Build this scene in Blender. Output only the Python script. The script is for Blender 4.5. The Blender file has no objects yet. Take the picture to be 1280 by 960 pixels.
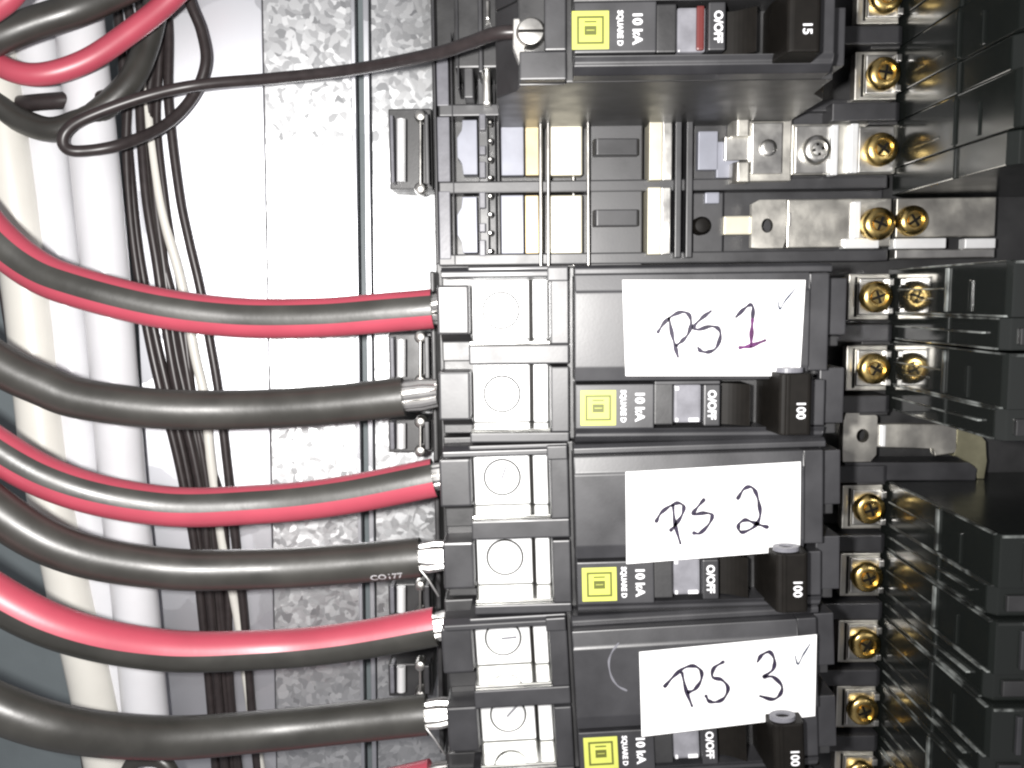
import bpy, bmesh, math, random
from mathutils import Vector, Matrix
random.seed(7)
S = bpy.context.scene
COL = S.collection

# ------------------------------------------------------------------ camera
# millimetres: X right, Z up, D towards the viewer (D = 0 is the plane of the bus bars); world metres = (X, -D, Z) / 1000
F = 1050.0                                   # focal length in pixels of the 1280 px photograph
CX, CZ, CD = 2.1467, 0.7239, 225.82
def _rot(rx, ry, rz):
    Rx = Matrix.Rotation(rx, 3, 'X'); Ry = Matrix.Rotation(ry, 3, 'Y'); Rz = Matrix.Rotation(rz, 3, 'Z')
    return Rz @ Rx @ Ry
RM = _rot(.1018, .007, -.0112)               # image frame: x right, y down, z forward
cam_data = bpy.data.cameras.new('camera')
cam = bpy.data.objects.new('camera', cam_data); COL.objects.link(cam)
cam_data.sensor_fit = 'HORIZONTAL'; cam_data.sensor_width = 36.0
cam_data.lens = 36.0 * F / 1280.0
cam_data.clip_start = .005; cam_data.clip_end = 50
RT = RM.transposed()
def _dir(v):                                  # image-frame vector -> world
    q = RT @ Vector(v); return Vector((q.x, q.z, -q.y))
ax, ay, az = _dir((1, 0, 0)), _dir((0, -1, 0)), _dir((0, 0, -1))
cam.matrix_world = Matrix(((ax.x, ay.x, az.x, CX*.001), (ax.y, ay.y, az.y, -CD*.001), (ax.z, ay.z, az.z, CZ*.001), (0, 0, 0, 1)))
S.camera = cam
def P(u, v, D):
    """photo pixel -> (X, D, Z) in mm on the plane at depth D"""
    d = RT @ Vector(((u-640)/F, (v-480)/F, 1.0))
    t = (CD - D) / d.z
    return (CX + t*d.x, D, CZ - t*d.y)

# ------------------------------------------------------------------ light
w = bpy.data.worlds.new('World'); S.world = w; w.use_nodes = True
w.node_tree.nodes['Background'].inputs['Color'].default_value = (.86, .84, .88, 1)
w.node_tree.nodes['Background'].inputs['Strength'].default_value = .31
ld = bpy.data.lights.new('phone_flash', 'AREA'); ld.shape = 'DISK'; ld.size = .008; ld.energy = .98; ld.color = (1, .975, .95)
lamp = bpy.data.objects.new('phone_flash', ld); COL.objects.link(lamp)
lamp.location = (-.016, -.226, .004)
lamp.rotation_euler = (Vector((-.010, 0, -.008)) - lamp.location).to_track_quat('-Z', 'Y').to_euler()
S.view_settings.view_transform = 'Standard'; S.view_settings.look = 'None'
S.view_settings.exposure = 0.0; S.view_settings.gamma = 1.0
try: S.view_settings.use_curve_mapping = False
except Exception: pass

# ------------------------------------------------------------------ materials
def mat(name, col, rough=.5, metal=0.0, noise=0.0, nscale=400, bump=0.0, bscale=900, rvar=0.0, coat=0.0, spec=.5, dirt=None):
    m = bpy.data.materials.new(name); m.use_nodes = True
    nt = m.node_tree; b = nt.nodes['Principled BSDF']
    b.inputs['Base Color'].default_value = (*col, 1); b.inputs['Roughness'].default_value = rough; b.inputs['Metallic'].default_value = metal
    b.inputs['Coat Weight'].default_value = coat; b.inputs['Coat Roughness'].default_value = .06
    b.inputs['Specular IOR Level'].default_value = spec
    geo = nt.nodes.new('ShaderNodeNewGeometry')
    if noise or rvar:
        n = nt.nodes.new('ShaderNodeTexNoise'); n.inputs['Scale'].default_value = nscale; n.inputs['Detail'].default_value = 6
        nt.links.new(geo.outputs['Position'], n.inputs['Vector'])
        if noise:
            r = nt.nodes.new('ShaderNodeMapRange'); r.inputs['From Min'].default_value = .3; r.inputs['From Max'].default_value = .7
            r.inputs['To Min'].default_value = 1-noise; r.inputs['To Max'].default_value = 1+noise
            nt.links.new(n.outputs['Fac'], r.inputs['Value'])
            mx = nt.nodes.new('ShaderNodeMix'); mx.data_type = 'RGBA'; mx.blend_type = 'MULTIPLY'; mx.inputs['Factor'].default_value = 1
            mx.inputs['A'].default_value = (*col, 1); nt.links.new(r.outputs['Result'], mx.inputs['B'])
            nt.links.new(mx.outputs['Result'], b.inputs['Base Color'])
        if rvar:
            r2 = nt.nodes.new('ShaderNodeMapRange'); r2.inputs['From Min'].default_value = .3; r2.inputs['From Max'].default_value = .7
            r2.inputs['To Min'].default_value = max(.02, rough-rvar); r2.inputs['To Max'].default_value = min(1, rough+rvar)
            nt.links.new(n.outputs['Fac'], r2.inputs['Value']); nt.links.new(r2.outputs['Result'], b.inputs['Roughness'])
    if bump:
        n2 = nt.nodes.new('ShaderNodeTexNoise'); n2.inputs['Scale'].default_value = bscale; n2.inputs['Detail'].default_value = 4
        nt.links.new(geo.outputs['Position'], n2.inputs['Vector'])
        bp = nt.nodes.new('ShaderNodeBump'); bp.inputs['Strength'].default_value = bump; bp.inputs['Distance'].default_value = .0004
        nt.links.new(n2.outputs['Fac'], bp.inputs['Height']); nt.links.new(bp.outputs['Normal'], b.inputs['Normal'])
    return m

def galvanized(name, lo, hi, scale, rough, stretch=1.0):
    m = bpy.data.materials.new(name); m.use_nodes = True
    nt = m.node_tree; b = nt.nodes['Principled BSDF']; b.inputs['Metallic'].default_value = .92
    geo = nt.nodes.new('ShaderNodeNewGeometry')
    mp = nt.nodes.new('ShaderNodeMapping'); mp.inputs['Scale'].default_value = (1, 1, stretch)
    nt.links.new(geo.outputs['Position'], mp.inputs['Vector'])
    nz = nt.nodes.new('ShaderNodeTexNoise'); nz.inputs['Scale'].default_value = 160
    nt.links.new(mp.outputs['Vector'], nz.inputs['Vector'])
    ad = nt.nodes.new('ShaderNodeVectorMath'); ad.operation = 'MULTIPLY_ADD'; ad.inputs[1].default_value = (.006, .006, .006)
    nt.links.new(nz.outputs['Color'], ad.inputs[0]); nt.links.new(mp.outputs['Vector'], ad.inputs[2])
    v = nt.nodes.new('ShaderNodeTexVoronoi'); v.inputs['Scale'].default_value = scale
    nt.links.new(ad.outputs['Vector'], v.inputs['Vector'])
    sep = nt.nodes.new('ShaderNodeSeparateColor'); nt.links.new(v.outputs['Color'], sep.inputs['Color'])
    mx = nt.nodes.new('ShaderNodeMix'); mx.data_type = 'RGBA'; mx.inputs['A'].default_value = (*lo, 1); mx.inputs['B'].default_value = (*hi, 1)
    nt.links.new(sep.outputs['Red'], mx.inputs['Factor']); nt.links.new(mx.outputs['Result'], b.inputs['Base Color'])
    r = nt.nodes.new('ShaderNodeMapRange'); r.inputs['To Min'].default_value = rough-.03; r.inputs['To Max'].default_value = rough+.05
    nt.links.new(sep.outputs['Green'], r.inputs['Value']); nt.links.new(r.outputs['Result'], b.inputs['Roughness'])
    # each crystal of the zinc leans its own way
    su = nt.nodes.new('ShaderNodeVectorMath'); su.operation = 'SUBTRACT'; su.inputs[1].default_value = (.5, .5, .5)
    nt.links.new(v.outputs['Color'], su.inputs[0])
    sc = nt.nodes.new('ShaderNodeVectorMath'); sc.operation = 'MULTIPLY_ADD'; sc.inputs[1].default_value = (.12, .12, .12)
    nt.links.new(su.outputs['Vector'], sc.inputs[0]); nt.links.new(geo.outputs['Normal'], sc.inputs[2])
    nn = nt.nodes.new('ShaderNodeVectorMath'); nn.operation = 'NORMALIZE'; nt.links.new(sc.outputs['Vector'], nn.inputs[0])
    nt.links.new(nn.outputs['Vector'], b.inputs['Normal'])
    return m

M = dict(
    black=mat('black_plastic', (.024, .024, .027), .44, spec=1.0, rvar=.05, noise=.25, nscale=120, bump=.02, bscale=1600),
    black2=mat('black_plastic_matte', (.020, .020, .021), .45, spec=.9, rvar=.06, noise=.25, nscale=150, bump=.04, bscale=1400),
    gloss=mat('black_plastic_glossy', (.012, .014, .013), .20, rvar=.06, nscale=90, coat=0.0, bump=.03, bscale=300),
    gloss2=mat('black_plastic_polished', (.016, .018, .017), .09, rvar=.03, nscale=90, coat=.6, bump=.03, bscale=300),
    handle=mat('black_handle_plastic', (.007, .006, .005), .55, noise=.2, spec=.18),
    greyp=mat('grey_plastic', (.16, .16, .18), .38, noise=.12, bump=.06),
    red=mat('red_cable_jacket', (.43, .062, .095), .42, spec=.9, noise=.08, nscale=90, bump=.05, bscale=500),
    blackj=mat('black_cable_jacket', (.034, .033, .029), .40, spec=.8, rvar=.06, noise=.2, nscale=100, bump=.08, bscale=500),
    thin=mat('dark_wire_insulation', (.030, .024, .024), .36, noise=.2),
    white=mat('white_cable_jacket', (.66, .665, .69), .33, noise=.05, nscale=60, bump=.04, bscale=300),
    cream=mat('cream_cable_jacket', (.66, .65, .60), .36, noise=.05, nscale=60, bump=.04, bscale=300),
    steel=mat('zinc_plated_steel', (.66, .65, .62), .36, 1, noise=.12, nscale=180, rvar=.08, bump=.05),
    tin=mat('tin_plated_lug', (.92, .93, .935), .40, .4, noise=.06, nscale=120, rvar=.05, bump=.05),
    polish=mat('polished_lug_floor', (.42, .42, .40), .16, .95, noise=.10, nscale=140, rvar=.08),
    ivory=mat('ivory_plated_contact', (.74, .70, .56), .42, .35, noise=.10, nscale=160),
    hook=mat('tarnished_plating', (.42, .40, .27), .34, .8, noise=.2, nscale=160),
    tan=mat('tan_contact', (.42, .34, .20), .38, .6, noise=.15, nscale=160),
    bluegrey=mat('blue_grey_insulator', (.30, .31, .36), .40, .1, noise=.10, nscale=160),
    brass=mat('brass_screw', (.60, .44, .17), .28, 1, noise=.22, nscale=260, rvar=.10, bump=.10),
    bus=mat('plated_bus_bar', (.70, .68, .62), .42, 1, noise=.18, nscale=130, rvar=.10, bump=.10, bscale=500),
    copper=mat('tinned_strands', (.80, .79, .77), .26, .95, noise=.15, nscale=300),
    paper=mat('white_paper_label', (.86, .86, .86), .60, noise=.02, nscale=200, bump=.04),
    ink=mat('black_marker_ink', (.020, .014, .035), .55, noise=.3, nscale=500),
    ink2=mat('purple_marker_ink', (.085, .012, .085), .5, noise=.4, nscale=500),
    pen=mat('thin_pen_ink', (.035, .045, .075), .55),
    yellow=mat('yellow_label_print', (.50, .53, .11), .45, noise=.05),
    dyellow=mat('dark_label_print', (.10, .11, .02), .5),
    print=mat('white_lettering', (.80, .80, .82), .5),
    redflag=mat('red_trip_flag', (.13, .028, .026), .35),
    clear=mat('grey_indicator_window', (.20, .20, .22), .22, noise=.2, nscale=300),
    wall=mat('grey_enclosure_paint', (.15, .175, .185), .50, noise=.10, nscale=50, bump=.15, bscale=500),
    zinc=galvanized('plain_zinc_sheet', (.58, .59, .63), (.66, .67, .70), 45, .385),
    spangle=galvanized('spangled_zinc_sheet', (.44, .45, .46), (.76, .77, .78), 560, .38),
)

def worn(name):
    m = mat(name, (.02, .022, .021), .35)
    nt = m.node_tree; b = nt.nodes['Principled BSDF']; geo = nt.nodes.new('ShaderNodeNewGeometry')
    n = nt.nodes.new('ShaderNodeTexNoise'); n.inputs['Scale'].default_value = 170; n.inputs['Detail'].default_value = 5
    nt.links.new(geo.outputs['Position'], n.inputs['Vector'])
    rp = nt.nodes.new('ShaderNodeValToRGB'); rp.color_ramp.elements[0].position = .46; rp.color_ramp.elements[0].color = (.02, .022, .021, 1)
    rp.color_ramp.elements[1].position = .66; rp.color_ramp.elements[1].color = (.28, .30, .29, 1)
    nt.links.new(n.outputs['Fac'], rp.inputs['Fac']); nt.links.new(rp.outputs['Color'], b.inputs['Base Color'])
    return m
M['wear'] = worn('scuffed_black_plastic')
# ------------------------------------------------------------------ mesh helpers
class B:
    def __init__(s): s.bm = bmesh.new()
    def _hull(s, vs, fs, bev, seg=2):
        v = [s.bm.verts.new(p) for p in vs]
        f = [s.bm.faces.new([v[i] for i in q]) for q in fs]
        if bev > 0:
            es = list({e for q in f for e in q.edges})
            bmesh.ops.bevel(s.bm, geom=es, offset=bev, segments=seg, profile=.6, affect='EDGES', clamp_overlap=True)
        return s
    def box(s, x0, x1, d0, d1, z0, z1, bev=.2):
        x0, x1 = sorted((x0, x1)); d0, d1 = sorted((d0, d1)); z0, z1 = sorted((z0, z1))
        vs = [(x, -d, z) for x in (x0, x1) for d in (d0, d1) for z in (z0, z1)]
        return s._hull(vs, [(0,1,3,2),(4,6,7,5),(0,4,5,1),(2,3,7,6),(0,2,6,4),(1,5,7,3)], min(bev, .45*min(x1-x0, d1-d0, z1-z0)))
    def prz(s, prof, z0, z1, bev=.2):            # profile in (X, D), run along Z
        n = len(prof); vs = [(x, -d, z0) for x, d in prof] + [(x, -d, z1) for x, d in prof]
        return s._hull(vs, [tuple(range(n)), tuple(range(2*n-1, n-1, -1))] + [(i, n+i, n+(i+1) % n, (i+1) % n) for i in range(n)], bev)
    def prx(s, prof, x0, x1, bev=.2):            # profile in (D, Z), run along X
        n = len(prof); vs = [(x0, -d, z) for d, z in prof] + [(x1, -d, z) for d, z in prof]
        return s._hull(vs, [tuple(range(n)), tuple(range(2*n-1, n-1, -1))] + [(i, n+i, n+(i+1) % n, (i+1) % n) for i in range(n)], bev)
    def prd(s, prof, d0, d1, bev=.1):            # outline in (X, Z), run along D
        n = len(prof); vs = [(x, -d0, z) for x, z in prof] + [(x, -d1, z) for x, z in prof]
        return s._hull(vs, [tuple(range(n)), tuple(range(2*n-1, n-1, -1))] + [(i, n+i, n+(i+1) % n, (i+1) % n) for i in range(n)], bev)
    def lathe(s, cx, cz, prof, seg=28):          # prof: (radius, D) from outside in, capped
        rings = []
        for r, d in prof:
            rings.append([s.bm.verts.new((cx+r*math.cos(2*math.pi*i/seg), -d, cz+r*math.sin(2*math.pi*i/seg))) for i in range(seg)])
        for a, b in zip(rings, rings[1:]):
            for i in range(seg): s.bm.faces.new((a[i], a[(i+1) % seg], b[(i+1) % seg], b[i]))
        s.bm.faces.new(rings[-1]); s.bm.faces.new(list(reversed(rings[0])))
        return s
    def tube(s, pts, r, seg=16, a0=0, a1=None, close=True, off=0.0):
        fr = frames(pts); full = a1 is None
        N = seg if full else max(2, int(seg*(a1-a0)/(2*math.pi)))
        rings = []
        for k, (p, n, b, t) in enumerate(fr):
            rr = (r(k/(len(fr)-1)) if callable(r) else r) + off
            rings.append([s.bm.verts.new(p + n*rr*math.cos(a) + b*rr*math.sin(a)) for a in
                          [a0 + (2*math.pi if full else a1-a0)*i/N for i in range(N if full else N+1)]])
        for A, C in zip(rings, rings[1:]):
            for i in range(N):
                j = (i+1) % N if full else i+1
                s.bm.faces.new((A[i], A[j], C[j], C[i]))
        if full and close:
            s.bm.faces.new(list(reversed(rings[0]))); s.bm.faces.new(rings[-1])
        return s
    def build(s, name, m, parent=None, smooth=False, origin=None):
        bmesh.ops.recalc_face_normals(s.bm, faces=s.bm.faces)
        o3 = Vector(origin) if origin is not None else (ORG.get(parent.name, Vector((0, 0, 0))) if parent else Vector((0, 0, 0)))
        bmesh.ops.translate(s.bm, verts=s.bm.verts, vec=-o3)
        bmesh.ops.scale(s.bm, verts=s.bm.verts, vec=(.001, .001, .001))
        me = bpy.data.meshes.new(name); s.bm.to_mesh(me); s.bm.free()
        if smooth:
            for p in me.polygons: p.use_smooth = True
            try: me.set_sharp_from_angle(angle=math.radians(38))
            except Exception: pass
        me.materials.append(M[m])
        o = bpy.data.objects.new(name, me); COL.objects.link(o)
        if parent: o.parent = parent; ORG[o.name] = o3
        else: o.location = o3*.001; ORG[o.name] = o3
        return o
ORG = {}
def frames(pts):
    """(position, up-ish normal, binormal towards the viewer, tangent) along a path; normal is picture-up, binormal faces the viewer"""
    out = []
    for i, p in enumerate(pts):
        t = (pts[min(i+1, len(pts)-1)] - pts[max(i-1, 0)]).normalized()
        v = Vector((0, -1, 0)); v = (v - t*v.dot(t)).normalized()
        n = v.cross(t).normalized()
        if not out: pass
        elif n.dot(out[-1][1]) < 0: n = -n
        out.append((p, n, v, t))
    return out
def spline(pix, step=14):
    """photo points (u, v, D) -> smooth path in mm"""
    q = [Vector((X, -D, Z)) for X, D, Z in (P(*a) for a in pix)]
    q = [q[0]*2-q[1]] + q + [q[-1]*2-q[-2]]
    res = []
    for i in range(1, len(q)-2):
        a, b, c, d = q[i-1:i+3]
        for k in range(step):
            t = k/step
            res.append(.5*((2*b)+(c-a)*t+(2*a-5*b+4*c-d)*t*t+(3*b-a-3*c+d)*t**3))
    res.append(q[-2]); return res
def thing(name, label, cat, origin, group=None):
    o = bpy.data.objects.new(name, None); COL.objects.link(o); o.empty_display_size = .01
    v = Vector((origin[0], -origin[1], origin[2])); o.location = v*.001; ORG[o.name] = v
    return tag(o, label, cat, group)
def tag(o, label, cat, group=None):
    o['label'] = label; o['category'] = cat
    if group: o['group'] = group
    return o
def struct(o): o['kind'] = 'structure'; return o
def pxbox(b, u0, v0, u1, v1, D, th, bev=.2):
    a = P(u0, v0, D); c = P(u1, v1, D)
    return b.box(a[0], c[0], D-th, D, c[2], a[2], bev)
def text_mesh(txt, size, X, Z, D, m, parent, name='lettering', down=True, extr=.05, sx=1.0, bold=0.0):
    """raised print; down=True: turned a quarter so that it reads downwards"""
    cu = bpy.data.curves.new('txt', 'FONT'); cu.body = txt; cu.size = size; cu.align_x = 'CENTER'; cu.align_y = 'CENTER'; cu.extrude = extr; cu.offset = bold
    cu.resolution_u = 3
    ob = bpy.data.objects.new('txt', cu); COL.objects.link(ob)
    dg = bpy.context.evaluated_depsgraph_get(); me = bpy.data.meshes.new_from_object(ob.evaluated_get(dg))
    bpy.data.objects.remove(ob); bpy.data.curves.remove(cu)
    org = ORG[parent.name]
    for v in me.vertices:
        a, b, c = v.co; a *= sx
        q = Vector((X+b, -(D+c), Z-a)) if down else Vector((X+a, -(D+c), Z+b))
        v.co = (q-org)*.001
    me.materials.append(M[m]); me.name = name
    o = bpy.data.objects.new(name, me); COL.objects.link(o); o.parent = parent; ORG[o.name] = org
    return o
def strokes(name, lines, D, width, m, parent, org):
    """flat pen strokes traced on a label"""
    b = B()
    for ln in lines:
        path = spline([(u, v, D) for u, v in ln], 8)
        n = len(path); L = []; R_ = []
        for i, (p, nn, vv, t) in enumerate(frames(path)):
            wv = width*.5*(.85+.25*math.sin(i*.55+len(ln)))
            side = Vector((0, -1, 0)).cross(t).normalized()
            L.append(p+side*wv); R_.append(p-side*wv)
        lo = [b.bm.verts.new(x+Vector((0, -.03, 0))) for x in L]; hi = [b.bm.verts.new(x+Vector((0, -.03, 0))) for x in R_]
        for i in range(n-1): b.bm.faces.new((lo[i], lo[i+1], hi[i+1], hi[i]))
        for e, sgn in ((0, -1), (n-1, 1)):        # round ends
            t = (path[min(e+1, n-1)]-path[max(e-1, 0)]).normalized()*sgn
            c = path[e]+Vector((0, -.03, 0)); r = (L[e]-R_[e]).length*.5; s_ = (L[e]-R_[e]).normalized()
            vs = [b.bm.verts.new(c+s_*r*math.cos(a)+t*r*math.sin(a)) for a in [math.pi*k/6 for k in range(7)]]
            b.bm.faces.new(vs)
    return b.build(name, m, parent, origin=org)

# ------------------------------------------------------------------ setting: enclosure back
PITCH = 19.05
ZOFF = -1.9                                       # breaker poles sit a little below the bus screws
BD = -34
b = B(); b.box(-330, 330, BD-2, BD, -300, 300, 0); wall = struct(b.build('back_wall', 'wall'))
TILT = math.tan(math.radians(12.0))
def on_sheet(u, v, h=0.0):
    """photo pixel -> point on the gutter sheet, which leans forward towards the left; h mm in front of it"""
    D = BD
    for _ in range(12):
        q = P(u, v, D); D = BD + 2 + h + max(0.0, (-18 - q[0])*TILT)
    return P(u, v, D)
def strip(u_top, u_bot, h, th, mt, name):
    """a vertical sheet-metal strip given its left/right edges at photo rows -260 and 1200"""
    qs = [on_sheet(u, v, h) for u, v in ((u_top[0], -260), (u_top[1], -260), (u_bot[1], 1200), (u_bot[0], 1200))]
    b = B(); vs = [(x, -(d-th), z) for x, d, z in qs] + [(x, -d, z) for x, d, z in qs]
    b._hull(vs, [(0,1,2,3), (7,6,5,4), (0,4,5,1), (1,5,6,2), (2,6,7,3), (3,7,4,0)], .22)
    return b.build(name, mt, wall)
strip((140, 322), (212, 350), 0, 1.8, 'zinc', 'flat_strip')
strip((323, 437), (351, 457), .2, 2.0, 'spangle', 'galvanized_strip')
strip((434, 440), (455, 459), 1.2, 3, 'zinc', 'rib')
strip((450, 458), (468, 473), 1.2, 3, 'zinc', 'rib')
strip((461, 545), (475, 560), .7, 2.2, 'spangle', 'galvanized_strip')
SH = lambda u, v, h: on_sheet(u, v, h)[1]

# ------------------------------------------------------------------ black mounting base with its rails, in the open slots
base = thing('breaker_mounting_base', 'black plastic mounting base with pale contacts in two empty breaker slots', 'panel base', (60, -30, 20))
x0 = P(543, 300, -8)[0]
B().box(x0, 175, -30, -10, -150, 110, .5).build('base_plate', 'black2', base)
b = B()
def ppart(name, mt, u0, v0, u1, v1, D, th, bev=.25, parent=base):
    return pxbox(B(), u0, v0, u1, v1, D, th, bev).build(name, mt, parent)
for (u0, v0, u1, v1) in ((545, 62, 561, 132), (546, 146, 563, 227), (548, 239, 564, 324)):
    ppart('guide_plate', 'greyp', u0, v0, u1, v1, -2, 7)
for (u0, v0, u1, v1) in ((541, -60, 546, 330), (564, 40, 568, 330)): ppart('upright', 'black', u0, v0, u1, v1, -1, 9)
for v0, v1 in ((150, 218), (246, 316)):
    a = P(575, v0, -3); c = P(597, v1, -3); h = (a[2]-c[2])
    pr = [(a[0]-.9, a[2]-h*.32), (a[0]+.6, a[2]-h*.2), (a[0]+.6, a[2]), (c[0], a[2]), (c[0], c[2]), (a[0]+.6, c[2]), (a[0]+.6, c[2]+h*.2), (a[0]-.9, c[2]+h*.32)]
    B().prd(pr, -9, -3, .2).build('hook_plate', 'bluegrey', base)
ppart('upright', 'black', 597, 96, 612, 330, -5, 5)
for v in (142, 182, 202, 240, 279, 300):
    ppart('rail_tooth', 'greyp', 599, v, 607, v+(20 if v in (142, 202, 240, 300) else 11), -2, 4)
bb = B()
for i in range(9): bb.lathe(*[(P(612.5, 130+i*23, -2))[k] for k in (0, 2)], [(.75, -5), (.75, -2.4), (.3, -1.7)], 10)
bb.build('rail_bead', 'steel', base)['kind'] = 'stuff'
for u in (619, 624): ppart('upright', 'black', u-2, 100, u+2, 330, -3, 6)
for v0, v1 in ((150, 219), (244, 317)):
    ppart('insulator_plate', 'bluegrey', 626, v0, 655, v1, -3, 5)
    ppart('contact_strip', 'tan', 656, v0, 674, v1, -3.5, 5)
    ppart('contact_plate', 'ivory', 686, v0, 728, v1, -3, 5, .5)
for u, D in ((675, 1), (684.5, 1.5), (734.5, 1.5)):
    a = P(u, -40, D); c = P(u+1, 332, D)
    B().tube([Vector((a[0], -D, a[2])), Vector((c[0], -D, c[2]))], .42, 10).build('guide_rod', 'steel', base, True)
a = P(716, -40, -7); c = P(717, 332, -7); B().tube([Vector((a[0], 7, a[2])), Vector((c[0], 7, c[2]))], .5, 10).build('guide_rod', 'steel', base, True)
B().box(P(690, 90, -2)[0], P(729, 90, -2)[0], -8, -2, P(700, 108, -2)[2], P(700, 84, -2)[2], .4).build('contact_plate', 'ivory', base)
B().box(P(738, 90, 0)[0], P(806, 90, 0)[0], -10, -3, P(700, 340, -2)[2], P(700, 60, -2)[2], .4).build('slot_floor', 'black', base)
for v in (183, 272):
    a = P(742, v-10, 1); c = P(799, v+10, 1)
    B().prz([(a[0], -4), (a[0], 0.4), (a[0]+.8, 1.2), (c[0]-.4, .6), (c[0], 0), (c[0], -4)], c[2], a[2], .3).build('stop_block', 'black', base)
for v0, v1, u in ((137, 225, 812), (234, 318, 810)):
    ppart('contact_blade', 'ivory', u, v0, u+16, v1, 1, 8)
    ppart('contact_blade_edge', 'steel', u+17, v0, u+28, v1, 0, 8)
for u in (848, 862): ppart('upright', 'black', u-3, 130, u+3, 322, 1, 8)
ppart('shoulder_block', 'black2', 566, -60, 646, 84, 6, 16, .5)
for u0, u1, v1, D in ((569, 574, 110, 8), (577, 592, 122, 5), (596, 604, 90, 9), (618, 626, 86, 8), (632, 637, 80, 9)): ppart('shoulder_rib', 'black', u0, -60, u1, v1, D, 12, .35)
ppart('spring_clip', 'steel', 603, 80, 613, 130, 2, 4, .6)
ppart('spring_clip', 'steel', 607, 0, 612, 24, 9, 4, .6)
# ribs between the open slots and under the breakers
for v in (231, 134, 322): 
    a = P(548, v-4, -2); c = P(1110, v+4, -2)
    B().box(a[0], c[0], -10, -2.2, c[2], a[2], .4).build('slot_rib', 'black', base)
a = P(868, 138, -4); c = P(1110, 226, -4); B().box(a[0], c[0], -10, -4.5, c[2], a[2], .3).build('slot_floor', 'black', base)
a = P(868, 236, -4); c = P(1110, 316, -4); B().box(a[0], c[0], -10, -8.5, c[2], a[2], .3).build('slot_floor', 'black', base)
# ribs between the bus screws
for k in range(-4, 7):
    zc = -PITCH*(k+.5)
    if k in (-2, -1): continue
    B().prz([(84, -10), (84, 2.6), (100.5, 2.6), (101.8, 1.6), (101.8, -10)], zc-2.3, zc+2.3, .35).build('bus_barrier', 'black', base)
    B().box(94, 101.5, -10, 1.3, zc-3.1, zc-2.3, .2).build('bus_barrier_foot', 'black2', base)
# dark upright at the far left of the base, and stubs below the wire entries
B().box(P(537, 300, 2)[0], P(543, 300, 2)[0], -30, 4, -125, 8, .5).build('side_rail', 'black2', base)

# ------------------------------------------------------------------ screws and bus terminals
def screw_head(b, x, z, d, r=4.3, ang=0.3):
    b.lathe(x, z, [(r, d-1.2), (r, d+1.1), (r*.95, d+1.7), (r*.80, d+2.2), (r*.62, d+2.35), (r*.60, d+1.7), (r*.45, d+1.75), (r*.40, d+2.3), (r*.2, d+2.45)], 30)
    return b
def screw(x, z, d, parent, m='brass', r=4.3, ang=.3):
    b = screw_head(B(), x, z, d, r)
    s = b.build('screw', m, parent, True)
    # cross recess standing as dark slots
    return s
def slot_cross(x, z, d, parent, r=1.8, ang=.5):
    b = B()
    for a in (ang, ang+math.pi/2):
        c, s_ = math.cos(a), math.sin(a); h = .34
        pr = [(x+c*r-s_*h, z+s_*r+c*h), (x-c*r-s_*h, z-s_*r+c*h), (x-c*r+s_*h, z-s_*r-c*h), (x+c*r+s_*h, z+s_*r-c*h)]
        b.prd(pr, d+1.9+(.02 if a == ang else 0), d+2.52+(.02 if a == ang else 0), 0)
    return b.build('screw_slot', 'handle', parent)
XB = 97.1
def bus_terminal(k, parent, seed=0):
    z = -PITCH*k
    h = 6.1
    t = B().box(90.5, 101.4, -3, .2, z-h, z+h, .3).build('bus_terminal', 'bus', parent)
    b = B(); b.box(92.9, 101.3, -.4, 1.2, z-h+1.3, z+h-1.1, .35); b.box(100.0, 101.6, .9, 2.6, z-h+1.5, z-h+3.2, .3); b.box(100.0, 101.6, .9, 2.6, z+h-3.2, z+h-1.3, .3)
    b.build('clamp_washer', 'steel', t)
    B().box(92.1, 92.7, .1, .5, z-h+.8, z+h-.8, .05).build('washer_gap', 'handle', t)
    screw(XB, z, 1.2, t, r=4.2); slot_cross(XB, z, 1.2, t, ang=.35+seed*.7)
    return t

# ------------------------------------------------------------------ square logo, text block
def logo(x, z, D, parent, s=3.7):
    L = B().box(x-s, x+s, D-.3, D+.06, z-s, z+s, .05).build('logo', 'yellow', parent)
    def frame(r, w, d, m):
        b = B()
        b.box(x-r, x+r, D, d, z+r-w, z+r, 0); b.box(x-r, x+r, D, d, z-r, z-r+w, 0)
        b.box(x-r, x-r+w, D, d, z-r+w, z+r-w, 0); b.box(x+r-w, x+r, D, d, z-r+w, z+r-w, 0)
        b.build('logo_ring', m, L)
    frame(2.7, .42, D+.10, 'dyellow')
    B().box(x-1.2, x+1.2, D, D+.10, z-.95, z+.8, 0).build('logo_core', 'dyellow', L)
    B().box(x-1.2, x+1.2, D, D+.12, z+1.45, z+1.75, 0).build('logo_bar', 'dyellow', L)
    B().box(x-.8, x+.8, D, D+.13, z-.1, z+.03, 0).build('logo_bar', 'yellow', L)
    return L

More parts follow.
